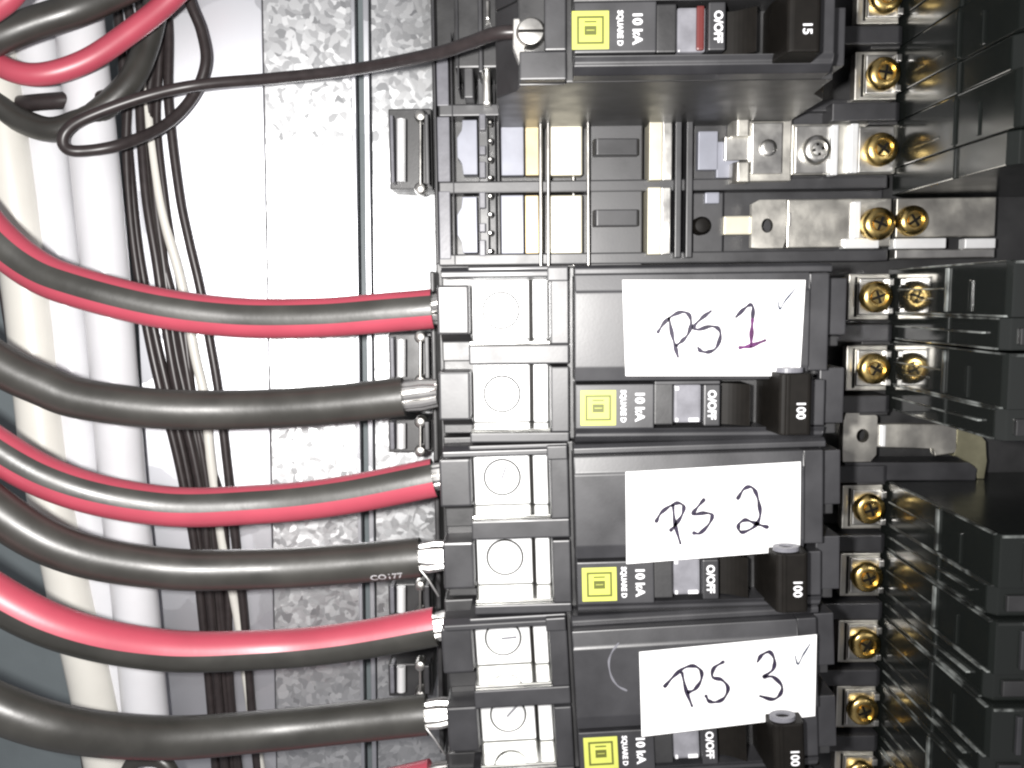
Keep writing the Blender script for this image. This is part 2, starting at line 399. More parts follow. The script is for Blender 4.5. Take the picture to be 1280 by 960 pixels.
# ------------------------------------------------------------------ two-pole breaker
def two_pole(ztop, rot, label, term, lug_marks=(None, None), name='circuit_breaker', number='100'):
    br = thing(name, label, 'circuit breaker', (15, 2, ztop-19.05), 'breakers in the left-hand row')
    org = ORG[br.name]
    z = lambda t: ztop - t
    # lower carcass that all sits on
    B().prz([(-15, -9.5), (-15, 33), (13, 33), (13, 43), (69.2, 43), (69.2, 30), (71.0, 28), (71.0, -2), (66, -9.5)], z(37.9), z(.2), .4).build('lower_case', 'black2', br)
    fr = B()
    for p in (0, 1):
        c = 9.5 + p*19.05                      # pole centre
        # wire-entry block: plate with a sloping ledge below it
        e = B()
        e.box(-15.4, -8.4, 20, 41.0, z(c+5.2), z(c-5.6), .5)
        e.build('wire_entry_plate', 'black', br)
        B().prx([(20, z(c+5.3)), (38.5, z(c+5.3)), (34.5, z(c+7.0)), (34.5, z(c+11.6)), (20, z(c+11.6))] if p == 0 else [(20, z(c+5.3)), (38.5, z(c+5.3)), (34.5, z(c+7.0)), (34.5, z(c+9.2)), (20, z(c+9.2))], -15.0, -8.2, .3).build('wire_entry_ledge', 'black2', br)
        # clamp lug in its pocket
        lg = B().box(-8.0, 4.9, 16, 34.5, z(c+6.6), z(c-6.8), .4).build('lug', 'tin', br)
        B().box(5.7, 9.0, 16, 35.4, z(c+6.6), z(c-6.8), .4).build('lug_collar', 'tin', lg)
        B().lathe(-1.5, z(c+.1), [(4.0, 33.6), (4.0, 34.75), (3.75, 34.95), (.6, 34.95)], 32).build('lug_screw', 'tin', lg, True)
        b = B(); b.lathe(-1.5, z(c+.1), [(4.36, 33.8), (4.36, 34.6), (4.03, 34.6)], 32); b.build('screw_rim', 'handle', lg, True)
        B().box(4.95, 5.65, 30, 34.7, z(c+6.6), z(c-6.8), 0).build('lug_gap', 'handle', lg)
        B().box(-8.1, 9.2, 33, 44.6, z(c+7.3), z(c+6.65), .1).build('lug_floor', 'polish', lg)
        if lug_marks[p] is not None:
            an = lug_marks[p]; cc, ss = math.cos(an), math.sin(an); xx, zz = -1.5, z(c+.1)
            B().prd([(xx+cc*3.2-ss*.22, zz+ss*3.2+cc*.22), (xx-cc*.4-ss*.22, zz-ss*.4+cc*.22), (xx-cc*.4+ss*.22, zz-ss*.4-cc*.22), (xx+cc*3.2+ss*.22, zz+ss*3.2-cc*.22)], 34.9, 35.0, 0).build('screw_mark', 'greyp', lg)
        # frame round the pocket
        fr.box(-8.3, 13.2, 30, 46.0, z(c+7.3+(4.2 if p == 0 else 2.15)), z(c+7.35), .35)
        fr.box(9.3, 13.2, 30, 46.0, z(c+7.3), z(c-6.9), .35)
        if p == 0: fr.box(-8.3, 13.2, 30, 46.0, z(c-6.95), z(c-9.4), .35)
    fr.box(8.6, 13.0, 40, 47.6, z(3.4), z(.4), .3)
    fr.build('lug_frame', 'black', br)
    B().prx([(40, z(.2)), (45.0, z(.2)), (46.6, z(1.2)), (46.6, z(2.4)), (40, z(2.5))], -14, 13, .25).build('side_ridge', 'black', br)
    B().prx([(34, z(35.9)), (45.2, z(36.0)), (44.6, z(37.8)), (34, z(37.9))], -7.6, 13, .25).build('side_ridge', 'black', br)
    # front: top pole is one plain plate, lower pole carries print, window and handle
    tp = B(); tp.prx([(40, z(2.2)), (51.3, z(2.2)), (51.75, z(5.6)), (52.0, z(6.0)), (52.0, z(21.3)), (51.2, z(24.3)), (40, z(24.4))], 14.1, 62.4, .3)
    tp.build('front_plate', 'black', br)
    B().prx([(40, z(.1)), (47.8, z(.15)), (48.8, z(.9)), (48.8, z(2.1)), (40, z(2.15))], 14.3, 68, .25).build('side_ridge', 'black', br)
    B().box(14.2, 30.6, 40, 51.5, z(34.4), z(25.0), .3).build('print_plate', 'black', br)
    B().box(30.8, 34.8, 40, 50.2, z(33.8), z(24.8), .3).build('front_step', 'black2', br)
    B().box(30.8, 44.4, 40, 51.0, z(25.2), z(24.5), .15).build('window_rim', 'black', br)
    B().box(41.0, 44.4, 40, 51.3, z(34.0), z(25.3), .3).build('print_plate', 'black', br)
    wd = B().box(35.1, 40.9, 40, 49.2, z(33.6), z(25.4), .6).build('indicator_window', 'clear', br)
    B().box(38.2, 40.4, 49.15, 49.6, z(33.3), z(32.5), .1).build('indicator_mark', 'print', wd)
    B().box(35.4, 36.0, 49.15, 49.6, z(33.3), z(32.5), .1).build('indicator_mark', 'print', wd)
    B().box(35.3, 36.1, 49.15, 49.6, z(26.6), z(25.8), .1).build('indicator_mark', 'print', wd)
    # stepped ridges along the lower side
    B().prx([(40, z(34.5)), (50.0, z(34.55)), (49.2, z(35.6)), (49.2, z(36.4)), (47.4, z(37.8)), (40, z(37.9))], 14.3, 66.8, .2).build('side_ridge', 'black', br)
    # saddle and handle
    pr = [(44.6, 40)] + [(44.6+6.2*i/8, 47.2+3.6*(i/8)**2) for i in range(9)] + [(50.8, 40)]
    B().prz(pr, z(34.2), z(25.4), .15).build('handle_saddle', 'handle', br)
    hd = B().prz([(54.2, 40), (54.3, 47.5), (55.0, 56.6), (55.8, 57.2), (61.0, 57.2), (61.6, 56.5), (62.2, 50), (62.3, 40)], z(35.2), z(22.6), .45).build('handle', 'handle', br)
    B().prz([(55.7, 56.7), (56.3, 57.5), (56.9, 57.5), (57.2, 56.7)], z(35.0), z(22.8), .1).build('handle_ridge', 'handle', hd)
    text_mesh(number, 2.5, 59.2, z(30.0), 57.25, 'print', hd, bold=.06)
    # padlock eye on the upper side of the handle
    eye = B()
    n = 26; o_ = []; i_ = []
    for zz in (z(22.5), z(21.6)):
        o_.append([eye.bm.verts.new((57.6+2.7*math.cos(2*math.pi*i/n), -(54.8+2.0*math.sin(2*math.pi*i/n)), zz)) for i in range(n)])
        i_.append([eye.bm.verts.new((57.6+1.45*math.cos(2*math.pi*i/n), -(54.9+1.0*math.sin(2*math.pi*i/n)), zz)) for i in range(n)])
    for i in range(n):
        j = (i+1) % n
        for q in ((o_[0][i], o_[0][j], i_[0][j], i_[0][i]), (o_[1][i], i_[1][i], i_[1][j], o_[1][j]), (o_[0][i], o_[1][i], o_[1][j], o_[0][j]), (i_[0][i], i_[0][j], i_[1][j], i_[1][i])):
            eye.bm.faces.new(q)
    ey = eye.build('padlock_eye', 'greyp', hd)
    hb = B(); vs = [hb.bm.verts.new((57.6+1.44*math.cos(2*math.pi*i/n), -(54.9+.99*math.sin(2*math.pi*i/n)), z(22.0))) for i in range(n)]; hb.bm.faces.new(vs)
    hb.build('eye_hole', 'handle', ey)
    # stepped end towards the bus
    en = B()
    en.box(62.6, 66.8, 30, 50.6, z(22.6), z(2.4), .3); en.box(62.6, 66.8, 30, 49.6, z(34.4), z(24.6), .3)
    en.build('end_step', 'black', br)
    for p in (0, 1):
        c = 9.5+p*19.05
        B().box(66.9, 72.2, 20, 46.0, z(c+5.9), z(c-6.1), .3).build('end_block', 'black', br)
        B().box(66.9, 71.2, 20, 44.5, z(c+8.4), z(c+6.2), .3).build('end_rib', 'black2', br)
    logo(18.9, z(29.9), 51.5, br)
    text_mesh('SQUARE D', 1.55, 24.1, z(29.6), 51.52, 'print', br, bold=.05, sx=.92)
    text_mesh('10 kA', 2.6, 27.5, z(29.6), 51.52, 'print', br, bold=.10, sx=1.0)
    text_mesh('O/OFF', 2.35, 42.6, z(29.5), 51.32, 'print', br, bold=.08, sx=.92)
    br.rotation_euler = (0, -math.radians(rot), 0)
    for i, k in enumerate(term):
        t = bus_terminal(k, None, i)
        # bolted to the bus: stays square with the bus while the case leans
        t.parent = br; bpy.context.view_layer.update()
        t.matrix_parent_inverse = br.matrix_world.inverted()
    return br

def keep_world(o, parent):
    o.parent = parent; bpy.context.view_layer.update(); o.matrix_parent_inverse = parent.matrix_world.inverted(); return o

ps = []
for i, (rot, lab, term) in enumerate((
        (0.0, 'black two-pole breaker with ticked paper label reading PS 1, under the empty slots', (0, 1)),
        (1.2, 'black two-pole breaker with unticked paper label reading PS 2', (3,)),
        (2.9, 'black two-pole breaker with ticked label reading PS 3 and a curved pale scuff', (4, 5)),
        (2.9, 'black two-pole breaker under the PS 3 breaker, its case cut off by the picture', (6, 7)))):
    ps.append(two_pole(7.6-38.1*i, rot, lab, term, ((None, None), (1.2, None), (.05, .8), (None, None))[i]))

# ------------------------------------------------------------------ paper labels with marker writing
def lab(parent, corners, D, lines, purple, check, wd=.88):
    pr = [P(u, v, D) for u, v in corners]
    b = B(); nx, nz = 14, 8
    def g(i, j, dd):
        a = Vector((pr[0][0], 0, pr[0][2])).lerp(Vector((pr[1][0], 0, pr[1][2])), i/nx); c = Vector((pr[3][0], 0, pr[3][2])).lerp(Vector((pr[2][0], 0, pr[2][2])), i/nx)
        q = a.lerp(c, j/nz); 
        return b.bm.verts.new((q.x, -(D+dd), q.z))
    top = [[g(i, j, 0) for j in range(nz+1)] for i in range(nx+1)]; bot = [[g(i, j, -.12) for j in range(nz+1)] for i in range(nx+1)]
    for i in range(nx):
        for j in range(nz):
            b.bm.faces.new((top[i][j], top[i+1][j], top[i+1][j+1], top[i][j+1])); b.bm.faces.new((bot[i][j], bot[i][j+1], bot[i+1][j+1], bot[i+1][j]))
    for i in range(nx):
        b.bm.faces.new((top[i][0], bot[i][0], bot[i+1][0], top[i+1][0])); b.bm.faces.new((top[i][nz], top[i+1][nz], bot[i+1][nz], bot[i][nz]))
    for j in range(nz):
        b.bm.faces.new((top[0][j], top[0][j+1], bot[0][j+1], bot[0][j])); b.bm.faces.new((top[nx][j], bot[nx][j], bot[nx][j+1], top[nx][j+1]))
    s = b.build('paper_label', 'paper'); ORG[s.name] = Vector((0, 0, 0))
    strokes('handwriting', lines, D, wd, 'ink', s, Vector((0, 0, 0)))
    if purple: strokes('handwriting', purple, D+.01, wd*1.1, 'ink2', s, Vector((0, 0, 0)))
    if check: strokes('check_mark', [check], D, .42, 'pen', s, Vector((0, 0, 0)))
    return keep_world(s, parent)
def q(x0, y0, pts): return [(x0+a/4, y0+c/4) for a, c in pts]
lab(ps[0], [(778, 350), (1007, 350), (1000, 470), (782, 470)], 52.3, [
    q(640, 240, [(730,700),(760,655),(800,620),(850,600),(885,615),(895,660),(880,710),(850,745),(825,765)]),
    q(640, 240, [(785,630),(800,710),(815,770),(830,825)]),
    q(640, 240, [(995,595),(950,630),(910,672),(930,688),(990,672),(1030,682),(1042,720),(1020,780),(980,800),(945,795),(930,778)]),
    q(640, 240, [(1120,625),(1160,585),(1190,565),(1205,580),(1202,640)])],
    [q(640, 240, [(1202,640),(1198,700),(1195,770)]), q(640, 240, [(1140,778),(1190,770),(1265,742)])],
    q(960, 240, [(50,545),(60,585),(85,545),(135,485)]))
lab(ps[1], [(782, 590), (1001, 577), (1000, 688), (783, 705)], 52.3, [
    q(640, 480, [(722,685),(745,645),(790,610),(830,595),(858,612),(850,655),(820,700),(795,730)]),
    q(640, 480, [(805,610),(815,700),(842,797)]),
    q(640, 480, [(958,580),(920,625),(905,652),(960,645),(1000,655),(985,700),(940,745),(910,745)]),
    q(640, 480, [(1130,570),(1160,525),(1195,515),(1220,545),(1235,600),(1240,660),(1215,710),(1160,740),(1135,730),(1135,700),(1165,680),(1200,690),(1240,705),(1275,715)])], None, None)
lab(ps[2], [(799, 815), (1021, 793), (1019, 895), (802, 921)], 52.3, [
    q(640, 720, [(765,550),(810,500),(860,460),(910,450),(945,475),(945,520),(915,565),(885,580)]),
    q(640, 720, [(850,485),(870,570),(900,650)]),
    q(640, 720, [(1055,430),(1010,460),(1003,505),(1050,520),(1080,560),(1060,610),(1020,630),(985,625),(970,600)]),
    [(947,827),(952,819),(962,815),(968,825),(966,837),(955,846),(966,846),(977,857),(975,868),(966,874),(950,870)]],
    None, q(960, 720, [(135,400),(150,440),(175,395),(210,340)]))

# ------------------------------------------------------------------ one-pole breaker above the empty slots
def one_pole(ztop, label, term):
    br = thing('circuit_breaker', label, 'circuit breaker', (15, 2, ztop-9.5), 'breakers in the left-hand row')
    z = lambda t: ztop - t
    B().prz([(-2, -6), (-2, 30), (3, 36), (3, 41), (13, 41), (13, 43), (69.2, 43), (69.2, 30), (74, 24), (74, -2), (66, -6)], z(18.9), z(.15), .4).build('lower_case', 'black2', br)
    B().box(3.2, 13, 30, 44.5, z(18.6), z(12.8), .35).build('lug_frame', 'black', br)
    B().box(8.5, 13, 30, 44.5, z(12.7), z(.4), .35).build('lug_frame', 'black', br)
    t = B().lathe(5.6, z(8.6), [(3.1, 38), (3.1, 43), (2.6, 43.8), (1.2, 44.0)], 24).build('terminal_screw', 'steel', br, True)
    B().box(3.0, 8.2, 43.7, 44.15, z(8.9), z(8.3), .1).build('screw_slot', 'handle', t)
    B().prd([(2.0, z(5.5)), (3.4, z(5.5)), (4.0, z(12.5)), (5.6, z(15.5)), (3.6, z(15.8)), (1.8, z(11))], 38, 42.5, .3).build('wire_clamp', 'steel', br)
    B().box(14.1, 62.4, 40, 50.4, z(5.0), z(.3), .3).build('front_step', 'black2', br)
    B().box(14.2, 30.6, 40, 51.5, z(15.3), z(5.4), .3).build('print_plate', 'black', br)
    B().box(30.8, 34.8, 40, 50.2, z(15.0), z(5.6), .3).build('front_step', 'black2', br)
    B().box(41.0, 44.4, 40, 51.3, z(15.0), z(5.7), .3).build('print_plate', 'black', br)
    wd = B().box(35.1, 40.9, 40, 49.2, z(14.8), z(6.0), .6).build('indicator_window', 'clear', br)
    B().box(38.9, 40.5, 49.0, 50.0, z(14.6), z(5.9), .5).build('trip_flag', 'redflag', wd)
    B().prx([(40, z(15.4)), (50.0, z(15.45)), (49.2, z(16.5)), (49.2, z(17.3)), (47.4, z(18.7)), (40, z(18.8))], 14.3, 66.8, .2).build('side_ridge', 'black', br)
    pr = [(44.6, 40)] + [(44.6+6.2*i/8, 47.2+3.6*(i/8)**2) for i in range(9)] + [(50.8, 40)]
    B().prz(pr, z(15.2), z(6.4), .15).build('handle_saddle', 'handle', br)
    hd = B().prz([(54.2, 40), (54.3, 47.5), (55.0, 56.6), (55.8, 57.2), (61.0, 57.2), (61.6, 56.5), (62.2, 50), (62.3, 40)], z(17.2), z(5.2), .45).build('handle', 'handle', br)
    text_mesh('15', 2.5, 58.7, z(12.8), 57.25, 'print', hd, bold=.06)
    B().box(62.6, 66.8, 30, 49.6, z(15.4), z(1.6), .3).build('end_step', 'black', br)
    B().box(66.9, 72.6, 20, 40.0, z(15.4), z(3.4), .3).build('end_block', 'black', br)
    logo(17.4, z(10.9), 51.5, br)
    text_mesh('SQUARE D', 1.55, 23.3, z(10.6), 51.52, 'print', br, bold=.05, sx=.92)
    text_mesh('10 kA', 2.6, 26.7, z(10.6), 51.52, 'print', br, bold=.10)
    text_mesh('O/OFF', 2.35, 42.9, z(10.5), 51.32, 'print', br, bold=.08, sx=.92)
    keep_world(bus_terminal(term, None, term), br)
    return br
one_pole(64.75, 'black one-pole breaker numbered 15 with a red trip flag, above the empty slots', -3)
one_pole(83.8, 'black one-pole breaker next above the breaker numbered 15', -4)

# ------------------------------------------------------------------ bare bus fingers in the open slots
f2 = thing('bus_finger', 'bare stepped bus finger with a steel screw and a brass screw in an empty slot', 'bus bar', P(1000, 187, -4))
ppart('tail_plate', 'bluegrey', 873, 164, 897, 212, -1, 3, .3, f2)
ppart('tail_neck', 'bluegrey', 896, 177, 924, 222, -2, 2, .3, f2)
for v0, v1 in ((137, 170), (202, 227)): 
    a = P(917, v0, 2.5); c = P(938, v1, 2.5)
    B().prz([(a[0], -4), (a[0], 1.2), (a[0]+1, 2.6), (c[0]-.4, 2.6), (c[0], 1.8), (c[0], -4)], c[2], a[2], .35).build('folded_ear', 'bus', f2)
ppart('crimp_plate', 'bus', 936, 142, 989, 226, 0, 3, .4, f2)
ppart('crimp_tongue', 'steel', 906, 170, 940, 200, -.5, 2, .4, f2)
ip = ppart('raised_plate', 'steel', 940, 153, 978, 217, 1.2, 1.4, .35, f2)
a = P(960, 185, 1.2); B().lathe(a[0], a[2], [(2.2, .8), (2.2, 1.7), (1.8, 2.0), (1.0, 2.05)], 20).build('rivet', 'steel', ip, True)
ppart('finger_bar', 'bus', 990, 155, 1119, 217, -1.2, 2.4, .3, f2)
ppart('raised_plate', 'steel', 994, 157, 1038, 216, .2, 1.3, .35, f2)
a = P(1020, 188, 1); sc = screw(a[0], a[2], .6, f2, 'steel', 3.8); slot_cross(a[0], a[2], .5, f2, 1.6, .2)
a = P(1041, 156, 1.6); c = P(1045, 219, 1.6); B().box(a[0]-.3, c[0]+.3, -1.4, 1.9, c[2], a[2], .3).build('fin', 'tin', f2)
a = P(1064, 154, 1.6); c = P(1072, 216, 1.6); B().box(a[0], c[0], -1.4, 1.6, c[2], a[2], .35).build('fin', 'tin', f2)
a = P(1074, 158, 1); c = P(1117, 215, 1); B().box(a[0], c[0], -1, 1.0, c[2], a[2], .3).build('clamp_washer', 'steel', f2)
screw(XB, 2*PITCH, 1.2, f2); slot_cross(XB, 2*PITCH, 1.2, f2, ang=.9)

f1 = thing('bus_bar', 'long silver bus bar with a round hole and two brass screws beside PS 1', 'bus bar', P(1050, 280, -4))
XR = P(1243, 280, -1)[0]
a = P(940, 250, -1); c = P(1243, 298, -1)
hole = P(959, 282, -1)
n = 20; b = B()   # plate with a real hole
x0_, x1_, zt, zb = a[0], hole[0]+5, a[2], P(960, 310, -1)[2]
ring = [(hole[0]+1.55*math.cos(2*math.pi*i/n), hole[2]+1.9*math.sin(2*math.pi*i/n)) for i in range(n)]
def edge_pt(i):
    an = 2*math.pi*i/n; cx, sx = math.cos(an), math.sin(an)
    k = min(((x1_-hole[0]) if cx > 0 else (hole[0]-x0_))/max(abs(cx), 1e-6), ((zt-hole[2]) if sx > 0 else (hole[2]-zb))/max(abs(sx), 1e-6))
    return (hole[0]+cx*k, hole[2]+sx*k)
for d in (-1.0,):
    I = [b.bm.verts.new((x, 1.0, zz)) for x, zz in ring]; O = [b.bm.verts.new((*[edge_pt(i)[0]], 1.0, edge_pt(i)[1])) for i in range(n)]; I2 = [b.bm.verts.new((x, 3.0, zz)) for x, zz in ring]
    O2 = [b.bm.verts.new((edge_pt(i)[0], 3.0, edge_pt(i)[1])) for i in range(n)]
    for i in range(n):
        j = (i+1) % n
        b.bm.faces.new((I[i], I[j], O[j], O[i])); b.bm.faces.new((I[i], I2[i], I2[j], I[j])); b.bm.faces.new((O[i], O[j], O2[j], O2[i]))
b.build('holed_end', 'bus', f1)
B().box(x1_+.15, P(1113, 280, -1)[0], -3, -.6, zb, zt, .3).build('bar', 'bus', f1)
B().box(x1_+.3, x1_+1.1, -1, -.2, zt-7, zt-3.5, .2).build('punched_tab', 'steel', f1)
a = P(905, 270, -2); c = P(945, 293, -2); B().box(a[0], c[0]-1.2, -4.5, -2, c[2], a[2], .4).build('bar_tongue', 'ivory', f1)
a = P(877, 282, -1); B().lathe(a[0], a[2], [(2.4, -5), (2.4, -1), (1.8, -.2), (.8, 0)], 20).build('bar_screw', 'handle', f1, True)
a = P(866, 240, -3); c = P(905, 316, -3); B().box(a[0], c[0], -8, -4.2, c[2], a[2], .4).build('insulator_block', 'black', f1)
a = P(882, 240, -2); c = P(900, 254, -2); B().box(a[0], c[0], -5, -2.5, c[2], a[2], .4).build('insulator_tab', 'bluegrey', f1)
a = P(1066, 252, 0); c = P(1074, 298, 0); B().box(a[0], c[0], -1, .6, c[2], a[2], .3).build('fin', 'tin', f1)
screw(XB, PITCH, 1.0, f1); slot_cross(XB, PITCH, 1.0, f1, ang=1.2)
B().box(P(1119, 280, -1)[0], XR, -3, -.6, P(1200, 296, -1)[2], zt, .3).build('bar', 'bus', f1)
a = P(1140, 276, .5); screw(a[0], a[2], 0, f1, 'brass', 4.0); slot_cross(a[0], a[2], 0, f1, ang=.6)
for u0, u1 in ((1056, 1100), (1119, 1184), (1208, 1246)):
    a = P(u0, 298, 1); c = P(u1, 310, 1); B().box(a[0], c[0], -3, .4, c[2], a[2], .3).build('edge_flange', 'tin', f1)
a = P(1120, 312, 0); c = P(1244, 322, 0); B().box(a[0], c[0], -4, -.4, c[2], a[2], .3).build('edge_strip', 'steel', f1)

f0 = thing('bus_tab', 'bare silver bus tab with an empty hole and a hooked brass end', 'bus bar', P(1075, 546, -3))
h0 = P(1076.5, 544, 0)
a = P(1053, 515, 0); c = P(1093, 576, 0)
b = B(); x0_, x1_, zt, zb = a[0], c[0], a[2], c[2]; hole = (h0[0], 0, h0[2])
ring = [(hole[0]+1.7*math.cos(2*math.pi*i/n), hole[2]+1.9*math.sin(2*math.pi*i/n)) for i in range(n)]
I = [b.bm.verts.new((x, -1.0, zz)) for x, zz in ring]; O = [b.bm.verts.new((edge_pt(i)[0], -1.0, edge_pt(i)[1])) for i in range(n)]; I2 = [b.bm.verts.new((x, 2.0, zz)) for x, zz in ring]
O2 = [b.bm.verts.new((edge_pt(i)[0], 2.0, edge_pt(i)[1])) for i in range(n)]
for i in range(n):
    j = (i+1) % n
    b.bm.faces.new((I[i], I[j], O[j], O[i])); b.bm.faces.new((I[i], I2[i], I2[j], I[j])); b.bm.faces.new((O[i], O[j], O2[j], O2[i]))
b.build('holed_plate', 'bus', f0)
def ptsd(pl, D): return [(P(u, v, D)[0], P(u, v, D)[2]) for u, v in pl]
B().prd(ptsd([(1094, 530), (1094, 559), (1168, 559), (1168, 570), (1196, 566), (1196, 530)], -.5), -2.5, -.3, .3).build('arm', 'bus', f0)
a = P(1101, 531, 0); c = P(1106, 558, 0); B().box(a[0], c[0], -2, .5, c[2], a[2], .3).build('arm_crease', 'tin', f0)
B().prd(ptsd([(1197, 532), (1222, 538), (1233, 552), (1234, 576), (1231, 599), (1222, 599), (1221, 582), (1205, 572), (1190, 570), (1197, 565)], 0), -3, -.2, .35).build('hook', 'hook', f0)
a = P(1056, 585, 2); c = P(1222, 601, 2)
lg = B().prd(ptsd([(1056, 578), (1212, 578), (1222, 586), (1220, 601), (1056, 601)], 1.5), -8, 1.5, .4).build('support_ledge', 'black', base)

# ------------------------------------------------------------------ breakers of the right-hand row, ends towards the bus
XM = 102.3
def right_breaker(k, label):
    gm = 'gloss2' if k in (0, 1) else 'gloss'
    zt = ZOFF + 9.5 - PITCH*k; z = lambda t: zt - t
    br = thing('end_on_breaker', label, 'circuit breaker', (XM+20, -2, zt-9.5), 'breakers in the right-hand row')
    B().prz([(XM, -3), (XM, 28.6), (XM+.35, 29.0), (XM+.35, 51.5), (XM+1.1, 53.0), (XM+16, 53.0), (XM+16, 48), (XM+60, 48), (XM+60, -9), (XM+6, -9)], z(11.9), z(.25), .3).build('case_half', gm, br)
    B().prz([(XM+.25, -3), (XM+.25, 28.6), (XM+.9, 29.0), (XM+.9, 48.5), (XM+2.5, 50.5), (XM+58, 50.5), (XM+58, -9), (XM+6, -9)], z(18.95), z(12.0), .3).build('case_half', gm, br)
    B().box(XM+6, XM+7.2, 50, 53.8, z(10.6), z(2), .25).build('front_rib', 'black', br)
    B().prz([(XM+10, 50), (XM+10.5, 55.5), (XM+15, 57), (XM+16, 50)], z(11), z(3.2), .3).build('handle', 'handle', br)
    B().box(XM+4, XM+9, 48, 51.3, z(17.8), z(14.2), .3).build('front_step', 'black2', br)
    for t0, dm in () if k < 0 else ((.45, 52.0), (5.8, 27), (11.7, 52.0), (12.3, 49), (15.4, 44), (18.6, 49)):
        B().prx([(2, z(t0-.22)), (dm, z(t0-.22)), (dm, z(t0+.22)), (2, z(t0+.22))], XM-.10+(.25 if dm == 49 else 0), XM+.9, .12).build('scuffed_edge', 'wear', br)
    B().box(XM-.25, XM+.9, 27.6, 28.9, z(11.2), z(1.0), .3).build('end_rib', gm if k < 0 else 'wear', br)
    B().box(XM-.1, XM+.9, 6, 22, z(8.6), z(8.0), .12).build('end_rib', gm, br)
    B().box(XM-.1, XM+.9, 38, 39, z(11.0), z(4.0), .15).build('end_rib', gm, br)
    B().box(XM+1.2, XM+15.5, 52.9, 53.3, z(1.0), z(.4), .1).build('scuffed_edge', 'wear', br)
    return br
for k, w_ in ((-5, 'fourth above the long silver bus bar'), (-4, 'third above the long silver bus bar'), (-3, 'second above the long silver bus bar'),
              (-2, 'first above the long silver bus bar'), (0, 'next below the long silver bus bar'), (1, 'next above the hooked bus tab'), (3, 'next below the hooked bus tab'),
              (4, 'second below the hooked bus tab'), (5, 'third below the hooked bus tab'), (6, 'fourth below the hooked bus tab'), (7, 'fifth below the hooked bus tab')):
    right_breaker(k, 'glossy black breaker end facing the bus screws, ' + w_)

# ------------------------------------------------------------------ cables
def cable(name, label, cat, pix, r, mt, group=None, stripe=None, strand=None, step=14, smat='blackj', jacket='jacket'):
    path = spline(pix, step)
    st = path[len(path)//2]
    if stripe is None and strand is None:
        o = B().tube(path, r, 20).build(name, mt, None, True, origin=st)
        return tag(o, label, cat, group)
    o = thing(name, label, cat, (st.x, -st.y, st.z), group)
    if stripe is None: B().tube(path, r, 24).build(jacket, mt, o, True)
    else:
        a0, a1 = stripe
        B().tube(path, r, 30, a1, a0+2*math.pi).build(jacket, mt, o, True)
        B().tube(path, r, 30, a0, a1, off=.05).build('stripe', smat, o, True)
        d = path[-1]-path[-2]; B().tube([path[-1]-d*.05, path[-1]+d*.02], r*.98, 24).build('cut_end', smat, o)
    if strand:
        e = path[-1]; t = (path[-1]-path[-3]).normalized()
        b = B()
        nst = 9
        for i in range(nst):
            an = 2*math.pi*i/(nst-1); rr = r*.52 if i < nst-1 else 0
            off = Vector((0, math.cos(an)*rr, math.sin(an)*rr))
            jt = Vector((0, random.uniform(-.5, .5), random.uniform(-.6, .6)))
            b.tube([e-t*1.0+off, e+t*strand*random.uniform(.35, .6)+off*1.08+jt*.6, e+t*strand+off*.9+jt], r*random.uniform(.19, .25), 8)
        if strand == 6:                           # one strand has sprung out of the clamp
            b.tube([e-t*.5+Vector((0, -3.4, -1)), e+t*2.2+Vector((0, -4.4, -4.2)), e+t*4.6+Vector((0, -4.0, -8.6))], .3, 8)
        b.build('bare_conductor', 'copper', o, True)
    return o
R1 = 4.7
GC = 'thick cables feeding the breakers'
cable('power_cable', 'red cable with black stripe just above all plain black cables, feeding PS 1', 'cable',
      [(-60,232,36),(-5,298,36),(45,338,35),(100,360,34),(200,385,31),(300,397,28),(400,397,27),(480,391,27),(541,386,27)], R1, 'red', GC, stripe=(.85, 1.88), strand=4)
cable('power_cable', 'thick plain black cable between two red cables with central black stripes', 'cable',
      [(-60,415,42),(0,456,40),(50,480,38),(100,498,36),(200,511,32),(300,512,28),(400,507,27),(505,496,27)], R1, 'blackj', GC, strand=8)
cable('power_cable', 'thick red cable with central black stripe between two black cables, feeding PS 2', 'cable',
      [(-90,505,46),(60,598,40),(200,632,33),(330,630,28),(430,619,27),(543,597,27)], R1, 'red', GC, stripe=(.62, 1.58), strand=4)
pD = [(-90,575,50),(60,678,44),(200,710,35),(330,711,29),(430,705,27),(526,697,27)]
cabD = cable('power_cable', 'thick black cable with small white print running into lower terminal of PS 2', 'cable', pD, R1+.15, 'blackj', GC, strand=6)
cable('power_cable', 'thick red cable, black along its underside, running into upper terminal of PS 3', 'cable',
      [(-90,695,56),(60,780,49),(200,812,38),(330,812,29),(430,803,27),(545,783,27)], R1, 'red', GC, stripe=(1.34, 3.7), strand=4)
cable('power_cable', 'thick plain black cable under the red cable with black underside, feeding PS 3', 'cable',
      [(-90,848,60),(60,906,53),(200,922,40),(330,914,30),(430,904,27),(534,893,27)], R1+.2, 'blackj', GC, strand=6)
cable('power_cable', 'red cable below PS 3, only its cut end showing', 'cable',
      [(120,1010,40),(260,1040,33),(380,1015,27),(460,992,27),(540,973,27)], R1, 'red', GC, strand=4)
# white print on the black cable
path = spline(pD, 14); fr = frames(path)
i0 = min(range(len(path)), key=lambda i: abs(path[i].x - P(486, 716, 27)[0]))
tm = text_mesh('CO177', 2.6, 0, 0, 0, 'print', cabD, down=False, bold=.05)
og = ORG[cabD.name]; p_, n_, v_, t_ = fr[i0]
for vt in tm.data.vertices:
    c = vt.co*1000 + og; a, h = c.x, c.z
    an = -.62 + h/(R1+.15); rr = R1+.2
    vt.co = ((p_ + t_*a + n_*math.sin(an)*rr + v_*math.cos(an)*rr) - og)*.001

